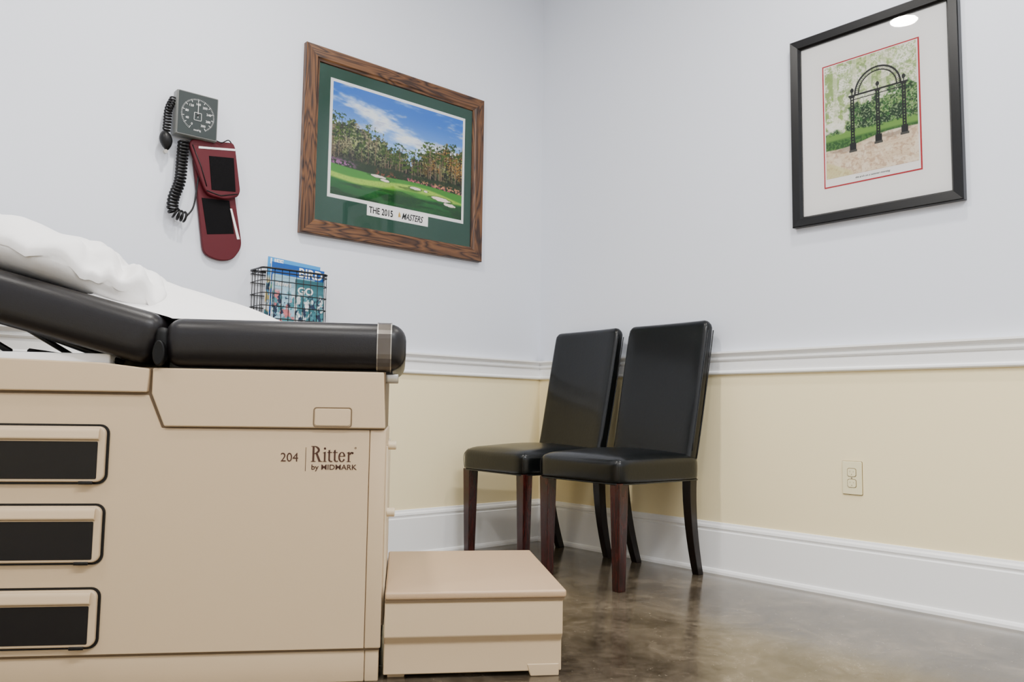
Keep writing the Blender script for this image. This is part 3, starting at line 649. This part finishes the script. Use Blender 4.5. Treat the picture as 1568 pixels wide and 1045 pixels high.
# pillow lying on the inclined back section
P_=empty("pillow",(-1.437,-1.610,0),ANG)
NU,NV=200,100; v=[]; f=[]
sg=lambda q,e_: math.copysign(abs(q)**e_,q)
for i in range(NV+1):
    ph=-math.pi/2+math.pi*i/NV
    rad=abs(math.cos(ph))**(.6 if ph>0 else .22)
    for k in range(NU):
        th=2*math.pi*k/NU
        cx=sg(math.cos(th),.55)*rad; cy=sg(math.sin(th),.55)*rad; cz=sg(math.sin(ph),.9)
        a=cx*.345; b=cy*.262; c=cz*.070*(1-.30*(abs(cx)**4+abs(cy)**4))
        c-=.030*float(ss(.2,1.0,cx))
        wr=.007*math.sin(14*cx+6*cy+2*math.sin(5*cy))+.006*math.sin(9*cy-11*cx+1.3+1.5*math.sin(7*cx))+.005*math.sin(27*cx*cy+8*cx)
        fold=math.exp(-((cx-.80)**2*9+(cy+.6)**2*3))
        if cz>-.3:
            c+=wr*(.5+.5*abs(math.cos(ph)))+fold*(.014*math.sin(24*(cx+.8*cy)+2*math.sin(6*cy)))
            c-=.018*math.exp(-((cx-.52+.25*cy)/.05)**2)
            c-=.014*math.exp(-((cx-.05+.5*cy)/.045)**2)*max(0,-cy)
        b+=.010*math.sin(11*cx+2)*(abs(cy))+.006*math.sin(23*cx)*abs(cy)
        a+=.010*math.sin(9*cy+1)*abs(cx)
        x0=-1.335
        X=x0+a*math.cos(AB)+c*math.sin(AB); Z=back_z(x0)+.074-a*math.sin(AB)+c*math.cos(AB)
        v.append((X,.272+b,max(Z,back_z(X)+.002)))
for i in range(NV):
    for k in range(NU): f.append((i*NU+k,i*NU+(k+1)%NU,(i+1)*NU+(k+1)%NU,(i+1)*NU+k))
mkobj("pillow_body",v,f,M_PILLOW,P_,smooth=True)
# paper cover: rises off the seat, over the pillow foot, sides falling to the upholstery
prof=smoothpath([(-.47,0,.8635),(-.60,0,.8640),(-.70,0,.872),(-.82,0,.915),(-.98,0,.965),(-1.08,0,.995),(-1.16,0,1.012)],16)
NY=60; v=[]; f=[]
for i,p in enumerate(prof):
    sz=back_z(p.x)+.0015 if p.x<-.966 else .8635
    for j in range(NY+1):
        t=j/NY; y=.035+(.565-.035)*t
        lift=max(0,min(1,(-p.x-.62)/.3))
        tent=float(ss(0,.42,t)*ss(1,.80,t))
        z=sz+max(0,p.z-sz)*tent
        z+=lift*tent*(.004*math.sin(14*t+14*p.x)+.003*math.sin(31*t-9*p.x)+.002*math.sin(60*t+20*p.x))
        v.append((p.x,y,z))
n=len(prof)
for i in range(n-1):
    for j in range(NY): a=i*(NY+1)+j; f.append((a,a+1,a+NY+2,a+NY+1))
so=mkobj("paper_cover",v,f,M_SHEET,T,smooth=True); sm=so.modifiers.new("t",'SOLIDIFY'); sm.thickness=.0008

# ------------------------------------------------------------------ side chairs
def chair(name,x,y,rz,legm,front=0.0):
    E=empty(name,(x,y,0),rz)
    bm=bmesh.new(); bmesh.ops.create_cube(bm,size=1); bmesh.ops.subdivide_edges(bm,edges=bm.edges[:],cuts=13,use_grid_fill=True)
    x0,x1,yw,z0,z1=-.268-front,.205,.224,.384,.486
    R_=.034
    for v_ in bm.verts:
        c=v_.co.copy(); X=c.x*(x1-x0); Y=c.y*2*yw; Z=c.z*(z1-z0)
        hx,hy,hz=(x1-x0)/2,yw,(z1-z0)/2
        r=R_ if c.z>0 else .012
        ix=max(-hx+R_,min(hx-R_,X)); iy=max(-hy+R_,min(hy-R_,Y)); iz=max(-hz+r,min(hz-r,Z))
        d=Vector((X-ix,Y-iy,(Z-iz)*R_/r))
        if d.length>1e-6:
            s_=d.normalized()*R_; X,Y,Z=ix+s_.x,iy+s_.y,iz+s_.z*r/R_
        if c.z>-.45: Z+=.024*(1-(2*c.x)**2)*(1-(2*c.y)**2)*max(0,c.z*2)
        Y*=1+.012*math.cos(c.z*math.pi); 
        bulge=.006*math.cos(c.z*math.pi)*math.cos(c.y*math.pi)
        if c.x<-.45: X-=bulge
        v_.co=((x0+x1)/2+X,Y,(z0+z1)/2+Z)
    me=bpy.data.meshes.new("seat_cushion"); bm.to_mesh(me); bm.free(); me.materials.append(M_LEATHER)
    for p in me.polygons: p.use_smooth=True
    o=bpy.data.objects.new("seat_cushion",me); COL.objects.link(o); o.parent=E
    sb=o.modifiers.new("sub",'SUBSURF'); sb.levels=1; sb.render_levels=1
    ts=TubeSet(); 
    pp=rrect(x0+.006,x1,-yw+.006,yw-.006,.028); ts.add([(a,b,.387) for a,b in pp],.003,6,closed=True)
    for s in (-1,1):
        q=x0+.011; ts.add(smoothpath([(q,s*(yw-.011),.392),(q-.003,s*(yw-.008),.43),(q,s*(yw-.010),.458),(q+.012,s*(yw-.022),.478)],5),.0016)
    ts.obj("seat_piping",M_PIPING,E)
    fr=[(.132,.43),(.155,.52),(.176,.62),(.196,.72),(.216,.82),(.236,.92),(.253,1.005)]
    v=[]; f=[]; secs=[]
    def interp(z):
        zs=[q[1] for q in fr]; xs=[q[0] for q in fr]; return float(np.interp(z,zs,xs))
    zs=list(np.linspace(.43,1.005,18))+[1.018,1.028,1.034,1.037]
    for z in zs:
        t=max(0,(z-1.005)/.032)
        xf=interp(z); th=.062-.012*(z-.43)/.58
        hw=.212+.006*math.sin((z-.43)*3)
        ins=.028*(1-math.sqrt(max(0,1-t*t))) if t>0 else 0
        xa,xb=xf+ins*.8,xf+th-ins*.8; ya=hw-ins
        rr=min(.018,(xb-xa)/2*.95)
        sec=rrect(xa,xb,-ya,ya,rr,4)
        full=[]
        for q in range(len(sec)):
            p0,p1=sec[q],sec[(q+1)%len(sec)]
            full.append(p0)
            if abs(p1[1]-p0[1])>.1:
                for w_ in range(1,10): full.append((p0[0]+(p1[0]-p0[0])*w_/10,p0[1]+(p1[1]-p0[1])*w_/10))
        for (a,b) in full:
            bow=.010*(1-(b/ya)**2)
            v.append((a+bow,b,z))
        secs.append(len(full))
    n=secs[0]
    for i in range(len(zs)-1):
        for k in range(n): f.append((i*n+k,i*n+(k+1)%n,(i+1)*n+(k+1)%n,(i+1)*n+k))
    f+=[tuple(range(n)),tuple((len(zs)-1)*n+k for k in range(n))]
    mkobj("backrest",v,f,M_LEATHER,E,smooth=True)
    ts=TubeSet()
    for side in (-1,1):
        ts.add([(interp(z)+.046,side*(.2125+.006*math.sin((z-.43)*3)),z) for z in np.linspace(.47,.995,14)],.0024)
        ts.add([(interp(z)+.012,side*(.2115+.006*math.sin((z-.43)*3)),z) for z in np.linspace(.50,.995,14)],.0022)
    ts.obj("back_piping",M_PIPING,E)
    box("rear_skirt",.120,.205,-.205,.205,.39,.47,M_LEATHER,E,bev=.012,seg=3)
    for i,s in enumerate((-1,1)):
        v=[];
        for z,h_ in ((0,.0175),(.39,.0245)):
            cx,cy=-.236-front,s*.195
            v+=[(cx-h_,cy-h_,z),(cx+h_,cy-h_,z),(cx+h_,cy+h_,z),(cx-h_,cy+h_,z)]
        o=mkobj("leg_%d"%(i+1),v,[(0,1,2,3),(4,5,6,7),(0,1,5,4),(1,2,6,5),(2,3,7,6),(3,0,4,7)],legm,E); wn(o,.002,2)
    for i,s in enumerate((-1,1)):
        v=[]; f=[]; zs2=np.linspace(0,.40,9)
        for z in zs2:
            t=1-z/.40; cx=.180+.075*t**1.8; cy=s*(.185-.020*t); h_=.021-.005*t
            v+=[(cx-h_,cy-h_,z),(cx+h_,cy-h_,z),(cx+h_,cy+h_,z),(cx-h_,cy+h_,z)]
        for a in range(len(zs2)-1):
            for k in range(4): f.append((a*4+k,a*4+(k+1)%4,a*4+4+(k+1)%4,a*4+4+k))
        f+=[(0,1,2,3),tuple(len(v)-4+k for k in range(4))]
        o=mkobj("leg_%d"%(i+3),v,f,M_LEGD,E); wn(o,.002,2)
chair("side_chair",-.333,-.372,math.radians(-4),M_LEG,.018)
chair("side_chair.001",-.340,-.868,math.radians(-2),M_LEG,.006)

# ------------------------------------------------------------------ camera
ya,pi_,ro=0.72291,0.08532,0.01383
F=Vector((math.sin(ya)*math.cos(pi_),math.cos(ya)*math.cos(pi_),math.sin(pi_)))
R0=Vector((math.cos(ya),-math.sin(ya),0)); U0=R0.cross(F)
R=R0*math.cos(ro)+U0*math.sin(ro); U=U0*math.cos(ro)-R0*math.sin(ro)
cd=bpy.data.cameras.new("camera"); co=bpy.data.objects.new("camera",cd); COL.objects.link(co)
cd.sensor_width=36; cd.lens=36*1254.217/1568; cd.clip_start=.05
co.matrix_world=Matrix(((R.x,U.x,-F.x,-2.90816),(R.y,U.y,-F.y,-3.07636),(R.z,U.z,-F.z,.65),(0,0,0,1)))
S.camera=co
